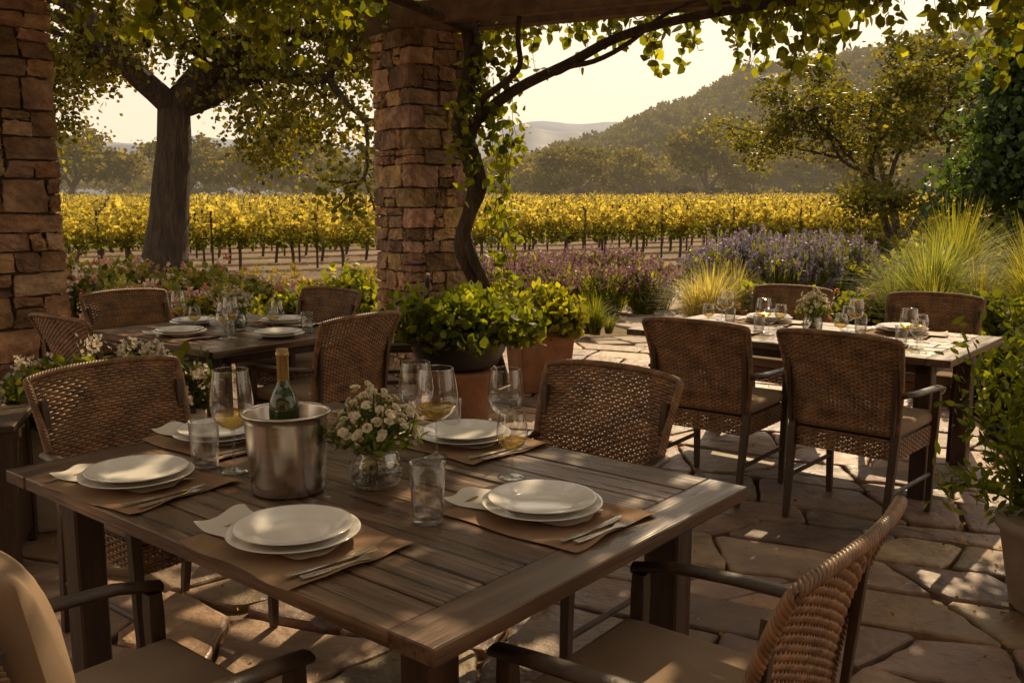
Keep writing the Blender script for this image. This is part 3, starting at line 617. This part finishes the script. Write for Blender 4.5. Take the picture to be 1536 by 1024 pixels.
mb.obj('side_cabinet',[M_dark],(-2.32,3.8,0),.3)

# ---------------------------------------------------------------- garden
def shrub(name,loc,r,n,size,ca,cb,shape=LEAF,lobes=12,flowers=None,nf=0,fs=.05):
    mb=MB(); bush(mb,(0,0,.05),r,n,size,ca,cb,shape,lobes)
    for i in range(6):
        a=R.uniform(0,6.28); V,F=tube([(0,0,-.05),(math.cos(a)*r[0]*.3,math.sin(a)*r[1]*.3,r[2]*.6)],.012,4); mb.add(V,F,2)
    if flowers:
        ncl=max(4,nf//12); k=unit(R.normal(size=(ncl,3))); k[:,2]=abs(k[:,2])*.95+.05; cc=k*np.array(r)*R.uniform(.75,1.02,(ncl,1)); q=R.integers(0,ncl,nf)
        fc=np.array(flowers)[R.integers(0,len(flowers),ncl)]
        leaves(mb,cc[q]+R.normal(0,fs*.45,(nf,3)),fs,fc[q]*R.uniform(.7,1.2,(nf,1)),1,QUAD,up=.5)
    return mb.obj(name,[M_leaf,M_petal,M_bark],loc)
PK=[(.6,.32,.24),(.65,.42,.3),(.7,.55,.42),(.5,.2,.11),(.7,.6,.48)]
for x,y,r in((-5.3,12.4,(.95,.8,.85)),(-4.2,12.8,(.9,.8,.78)),(-3.3,12.2,(.7,.6,.62)),(-6.5,12.8,(.9,.8,.95)),(-4.6,11.4,(.7,.5,.55)),(-3.6,11.2,(.6,.5,.5))): shrub('rose_bush',(x,y,0),r,3000,.085,(.08,.10,.02),(.23,.22,.045),flowers=PK,nf=900,fs=.055)
for x,y,r in((-1.75,10.6,(.6,.5,.8)),(-2.5,10.3,(.6,.5,.55)),(-1.0,10.9,(.5,.5,.7))): shrub('green_shrub',(x,y,0),r,2200,.09,MG,(.23,.245,.035))
for x,y,r in((3.55,6.9,(.6,.5,.7)),(4.0,7.9,(.7,.6,.75)),(3.4,5.9,(.35,.4,.45)),(5.3,8.3,(.9,.7,.9))): shrub('dark_shrub',(x,y,0),r,2600,.08,DG,(.12,.14,.02))
mb=MB(); lavender(mb,2.6,4.9,11.6,13.8,1.1,1500,(.15,.12,.22),(.30,.235,.35)); mb.obj('lavender_bed',[M_leaf,M_petal])
mb=MB(); lavender(mb,-.3,2.2,12.6,16.2,.74,1900,(.21,.10,.15),(.35,.19,.24)); mb.obj('purple_sage_bed',[M_leaf,M_petal])
for x,y in((2.9,11.0),(3.7,10.6),(4.3,10.9),(3.2,10.3)): shrub('flowering_perennial',(x,y,0),(.5,.4,.55),1500,.075,MG,YG,flowers=[(.5,.12,.06),(.6,.3,.1),(.6,.4,.3)],nf=340,fs=.045)
def gr(name,loc,h,s,n,ca,cb,w=.008):
    mb=MB(); grassclump(mb,(0,0,0),h,s,n,ca,cb,w)
    for i in range(3):
        grassclump(mb,(R.normal(0,s*.35),R.normal(0,s*.3),0),h*R.uniform(.55,.9),s*.7,n//3,ca,cb,w)
    mb.obj(name,[M_leaf],loc)
gr('ornamental_grass',(2.35,11.0,0),.6,.7,900,(.22,.22,.13),(.42,.38,.26))
gr('ornamental_grass',(2.75,11.6,0),.6,.6,600,(.2,.2,.1),(.4,.36,.22))
gr('ornamental_grass',(4.6,10.2,0),.9,.9,1100,(.10,.135,.06),(.23,.26,.12),.010)
gr('ornamental_grass',(5.3,9.3,0),1.0,.85,1100,(.15,.17,.04),(.32,.31,.09),.010)
gr('ornamental_grass',(6.0,10,0),1.05,.9,1000,(.14,.16,.03),(.30,.28,.07),.011)
gr('ornamental_grass',(5.5,11.6,0),1.1,.9,1000,(.1,.13,.03),(.24,.24,.06),.011)
gr('ornamental_grass',(.95,10.7,0),.35,.35,300,MG,YG)
for x,y,r in((5.0,12.6,(1.0,.7,1.05)),(6.4,13.2,(1.2,.8,1.2)),(7.6,12.2,(1.2,.8,1.3)),(4.9,8.8,(.6,.5,.5))): shrub('garden_shrub',(x,y,0),r,2600,.1,MG,(.22,.23,.045))
mb=MB(); n=420
for i in range(n):
    x=R.uniform(-11,12); y=R.uniform(10.4,20.5 if i<300 else 19)
    if i>=300: y=R.uniform(16.5,21.5)
    if abs(x-(1.75+.13*(y-9.8)))<.8 and y<17 : continue
    grassclump(mb,(x,y,-.03),R.uniform(.08,.28),R.uniform(.15,.45),50,(.14,.12,.035),(.30,.25,.09),.007,S=3)
mb.obj('meadow_grass',[M_leaf])
mb=MB()
for i in range(80):
    x=R.uniform(-9.5,1) if i<46 else R.uniform(0,10); y=R.uniform(14,17.5) if i<46 else R.uniform(16.5,20.5); bush(mb,(x,y,-.05),(R.uniform(.4,.9),.5,R.uniform(.18,.4)),260,.1,(.12,.12,.025),(.30,.25,.07),lobes=5)
mb.obj('garden_groundcover',[M_leaf])

# ---------------------------------------------------------------- vineyard
def vrow(nl,size,detail=True):
    mb=MB(); SL=4.8
    for x in(0,2.4): beam(mb,(x,0,-.1),(x,0,1.36),.05,.05,0)
    if detail:
        for z in(.62,.95,1.25): V,F=tube([(0,0,z),(SL,0,z)],.004,3); mb.add(V,F,0)
    for i in range(4):
        x=.6+1.2*i; V,F=tube(wig([(x,0,-.05),(x+.04,.02,.35),(x-.02,0,.68)],9 if detail else 3,.015),.04,6 if detail else 3,cap=False); mb.add(V,F,0)
        if detail:
            for s in(-1,1): V,F=tube(wig([(x,0,.66),(x+.3*s,0,.72),(x+.58*s,0,.7)],7,.015),.018,5); mb.add(V,F,0)
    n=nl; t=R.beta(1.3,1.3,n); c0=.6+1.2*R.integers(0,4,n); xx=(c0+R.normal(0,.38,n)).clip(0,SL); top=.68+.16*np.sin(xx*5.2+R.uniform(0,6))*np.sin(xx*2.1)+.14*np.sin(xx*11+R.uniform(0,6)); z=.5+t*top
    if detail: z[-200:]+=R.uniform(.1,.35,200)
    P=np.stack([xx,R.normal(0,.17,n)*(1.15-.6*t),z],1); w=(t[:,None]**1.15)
    leaves(mb,P,size*R.uniform(.6,1.2,n),(np.array((.08,.112,.022))*(1-w)+np.array((.36,.315,.085))*w)*R.uniform(.55,1.3,(n,1)),1,LEAF if detail else QUAD,droop=.3)  # backlit sun glow painted into leaf colour: dark green below, bright yellow on top
    return mb.pack(),SL
VD=[vrow(1900,.12)[0] for _ in range(3)]; VF=[vrow(400,.24,False)[0] for _ in range(3)]; SL=4.8
g=np.array([.922,.387]); gn=np.array([-.387,.922]); ga=math.atan2(.387,.922); far=MB(); VDm=[v.mesh('vine_row',[M_bark_far,M_vine]) for v in VD]; vy=empty('vineyard')
for k in range(42):
    for i in range(-16,28):
        p=np.array([-9.1,20.6])+gn*2.4*k+g*(i*SL)
        if abs(p[0])>.66*p[1]+6 or p[1]<15 or p[1]>122: continue
        if p[0]>9 and p[1]<24: continue
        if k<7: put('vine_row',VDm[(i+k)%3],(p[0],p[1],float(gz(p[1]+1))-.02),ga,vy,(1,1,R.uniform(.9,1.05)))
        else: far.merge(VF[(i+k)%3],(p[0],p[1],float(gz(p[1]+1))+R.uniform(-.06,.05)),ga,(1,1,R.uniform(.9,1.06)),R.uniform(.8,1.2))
far.obj('vine_rows_far',[M_bark_far,M_vine],parent=vy)

# ---------------------------------------------------------------- trees
OG1=(.058,.07,.016); OG2=(.22,.208,.042)
R=np.random.default_rng(21)
mb=MB(); tree(mb,(0,0,-.1),(.03,0,1),3.3,.40,5,.85,.80,30,.55,.13,OG1,OG2,kids=(2,4),first=[(-1,.1,.6),(-.5,-.6,.6),(.3,.6,.9),(.9,-.5,.55),(1.1,.2,.3)],upb=.05,tipd=2,rk=.56,l1=.55)
cl=np.array([(1.9,-.3,3.3),(2.3,.2,2.9),(1.5,.2,3.8),(2.7,-.2,3.7),(-1.9,0,3.4),(-2.3,.3,2.9),(-1.2,-.4,4.0),(.9,-.5,4.1),(3.2,.2,3.2),(2.0,-.5,4.2),(-2.6,-.2,3.9),(.1,-.8,4.4),(2.1,0,2.5),(3.6,0,4.1)])
for c in cl:
    k=7; cc=c+R.normal(0,.35,(k,3)); q=R.integers(0,k,520); leaves(mb,cc[q]+R.normal(0,1,(520,3))*np.array([.22,.22,.28]),.12*R.uniform(.6,1.2,520),gcol(520,OG1,OG2),1,QUAD,droop=.6)
    V,F=tube([(c[0]*.3,c[1]*.3,4.2),(c[0]*.7,c[1]*.7,4.5 if c[2]>3.5 else 4.0),tuple(c)],[.07,.04,.012],5); mb.add(V,F,0)
mb.obj('oak_tree',[M_bark,M_leaf],(-6.35,17,0))
mb=MB(); tree(mb,(0,0,-.1),(-.1,0,1),.5,.16,5,.6,.80,55,.5,.12,(.05,.06,.014),(.16,.155,.034),kids=(2,3),first=[(-.75,0,1),(-.2,.3,1),(.25,-.1,1.2),(.7,.1,.9)],upb=.15,tipd=2,rk=.66,l1=3.6)
o=mb.obj('olive_tree',[M_bark,M_leaf],(8.9,21.5,0))
zs=np.array([v.co.z for v in o.data.vertices]); f=5.1/np.percentile(zs,99); o.scale=(f*1.15,f*1.15,f)
mb=MB(); V,F=tube([(0,0,-.1),(0,0,4.8)],[.2,.05],8); mb.add(V,F,0)
n=16000; nb=60; bz=R.random(nb)**.8; ba=R.uniform(0,6.28,nb); br=(1-bz)**.6*2.0*R.uniform(.7,1.15,nb); k=R.integers(0,nb,n); tt=R.random(n)**.6
P=np.stack([np.cos(ba[k])*br[k]*tt,np.sin(ba[k])*br[k]*tt,.3+bz[k]*4.5-tt*.25],1)+R.normal(0,1,(n,3))*np.array([.26,.26,.17])
leaves(mb,P,.15*R.uniform(.6,1.2,n),gcol(n,(.028,.052,.022),(.075,.12,.04)),1,QUAD,droop=.3)
mb.obj('evergreen_tree',[M_bark,M_leaf],(8.7,15.8,0))
mb=MB()
for x,y,r in((9.4,19.5,(2,1.2,1.1)),(6.9,18.5,(1.6,1,1.0)),(12,21,(2.5,1.5,2.2))): bush(mb,(x,y,0),r,3200,.14,OG1,OG2,lobes=14)
mb.obj('hedge',[M_leaf])
DM=[]
for s in range(6):
    mb=MB(); tree(mb,(0,0,-.2),(R.normal(0,.15),0,1),1.5,.2,4,.9,.8,17,.8,.34,(.05,.055,.018),(.20,.175,.045),kids=(2,4),upb=.12,tipd=1,flat=.55,first=[(-.8,R.normal(0,.3),.8),(.1,R.normal(0,.4),1),(.8,R.normal(0,.3),.8)])
    DM.append(mb.pack())
dt=MB()
for i in range(115):
    y=R.uniform(122,190); x=R.uniform(-.70,.70)*y; s=R.uniform(.75,1.5)*(1.25 if x<-.1*y else .95)
    dt.merge(DM[i%6],(x,y,float(gz(y))),R.uniform(0,6),(s*1.3,s*1.3,s*.9),R.uniform(.65,1.25))
for x,y,s in((-23,100,1.5),(-48,102,1.5),(8,104,1.2),(22,106,1.45),(36,104,1.2),(-36,104,1.35),(50,106,1.3),(-60,106,1.4),(-12,108,1.2),(-70,104,1.6),(15,112,1.1),(29,114,1.1)): dt.merge(DM[int(abs(x))%6],(x,y,float(gz(y))),1,(s*1.25,s*1.25,s*1.05),.9)
dt.obj('distant_trees',[M_bark_far,M_leaf_far])
mb=MB()
for i in range(80):
    y=R.uniform(118,160); bush(mb,(R.uniform(-.72,.72)*y,y,float(gz(y))),(R.uniform(2.5,6),3,R.uniform(.7,2.0)),130,.7,(.06,.065,.02),(.20,.18,.05),QUAD,6)
mb.obj('distant_thicket',[M_leaf_far])

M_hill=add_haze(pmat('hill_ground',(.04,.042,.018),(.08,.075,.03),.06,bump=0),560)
px=[-60,-20,0,20,50,80,110,200,420]; ph=[0,3,8,15,27,37,44,52,56]
def hillh(X,Y):
    X=np.asarray(X,float);Y=np.asarray(Y,float); e=np.clip((Y-135)/175,0,1); e=e*e*(3-2*e)
    return np.interp(X*300/np.maximum(Y,150),px,ph)*e*(1+.05*np.sin(X*.09+Y*.05)+.03*np.sin(X*.2))+gz(Y)-1*(e<.02)
mb=MB(); V,F=grid(-80,430,110,135,480,60,hillh); mb.add(V,F); mb.obj('hill',[M_hill])
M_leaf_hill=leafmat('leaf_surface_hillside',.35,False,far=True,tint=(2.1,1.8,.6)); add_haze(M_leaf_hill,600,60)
HM=[]
for s in range(4):
    mb=MB(); bush(mb,(0,0,1.1),(2.3+.5*(s%2),2.3,2.5-.4*(s%2)),230,.8,(.03,.04,.013),(.14,.128,.034),QUAD,9); V,F=tube([(0,0,-.5),(0,0,2)],.2,4,cap=False); mb.add(V,F,1); HM.append(mb.pack())
ht=MB()
for i in range(3000):
    y=R.uniform(146,335); x=R.uniform(-.06,.60)*y; z=float(hillh(x,y)); s=R.uniform(.5,1.35)
    ht.merge(HM[i%4],(x,y,z-.3),R.uniform(0,6),(s,s,s),R.uniform(.5,1.3))
ht.obj('hillside_trees',[M_leaf_hill,M_bark_far])
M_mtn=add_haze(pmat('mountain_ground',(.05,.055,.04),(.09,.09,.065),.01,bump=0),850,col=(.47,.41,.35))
mb=MB()
def mt(X,Y):
    e=np.clip((Y-700)/260,0,1); e=e*e*(3-2*e)
    return e*(60+9*np.sin(X*.006+1)+6*np.sin(X*.017+2)+2.5*np.sin(X*.05)+2*np.sin(X*.11)+8*np.sin(Y*.02+X*.01))-4
V,F=grid(-1100,1100,260,700,1100,30,mt); mb.add(V,F); mb.obj('mountains',[M_mtn])
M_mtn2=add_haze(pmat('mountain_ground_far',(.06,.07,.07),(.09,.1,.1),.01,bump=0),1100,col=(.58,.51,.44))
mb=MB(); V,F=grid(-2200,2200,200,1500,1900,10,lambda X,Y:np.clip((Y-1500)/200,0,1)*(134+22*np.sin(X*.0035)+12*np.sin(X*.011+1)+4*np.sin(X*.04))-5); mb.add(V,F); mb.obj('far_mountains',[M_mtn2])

# ---------------------------------------------------------------- light
el=math.radians(40); az=math.radians(19)
w=bpy.data.worlds.new('World'); sc.world=w; w.use_nodes=True; nt=w.node_tree; L=nt.links.new; bg=nt.nodes['Background']
sky=N(nt,'ShaderNodeTexSky'); sky.sky_type='NISHITA'; sky.sun_disc=False; sky.sun_elevation=el; sky.sun_rotation=az; sky.dust_density=3; sky.air_density=1.2; sky.ozone_density=.6
tc=N(nt,'ShaderNodeTexCoord'); sp=N(nt,'ShaderNodeSeparateXYZ'); L(tc.outputs['Generated'],sp.inputs[0])
mr=N(nt,'ShaderNodeMapRange'); mr.inputs[1].default_value=0; mr.inputs[2].default_value=.8; mr.inputs[3].default_value=.9; mr.inputs[4].default_value=.5; L(sp.outputs['Z'],mr.inputs[0])
mx=N(nt,'ShaderNodeMixRGB'); L(mr.outputs[0],mx.inputs[0]); L(sky.outputs[0],mx.inputs[1]); mx.inputs[2].default_value=(8.5,6.7,4.8,1)
L(mx.outputs[0],bg.inputs[0]); bg.inputs[1].default_value=.138
S=Vector((math.sin(az)*math.cos(el),math.cos(az)*math.cos(el),math.sin(el)))
sd=bpy.data.lights.new('sun','SUN'); sd.energy=5; sd.angle=math.radians(.5); sd.color=(1,.76,.46); so=bpy.data.objects.new('sun',sd); sc.collection.objects.link(so); so.rotation_euler=S.to_track_quat('Z','Y').to_euler()

cam=bpy.data.cameras.new('camera'); cam.lens=32.8; cam.sensor_width=36; cam.clip_end=6000; cam.clip_start=.05
co=bpy.data.objects.new('camera',cam); sc.collection.objects.link(co); co.location=(0,0,1.5); co.rotation_euler=(math.radians(90-8.41),0,0); sc.camera=co
sc.view_settings.view_transform='Standard'; sc.view_settings.look='None'; sc.view_settings.exposure=0; sc.view_settings.gamma=1
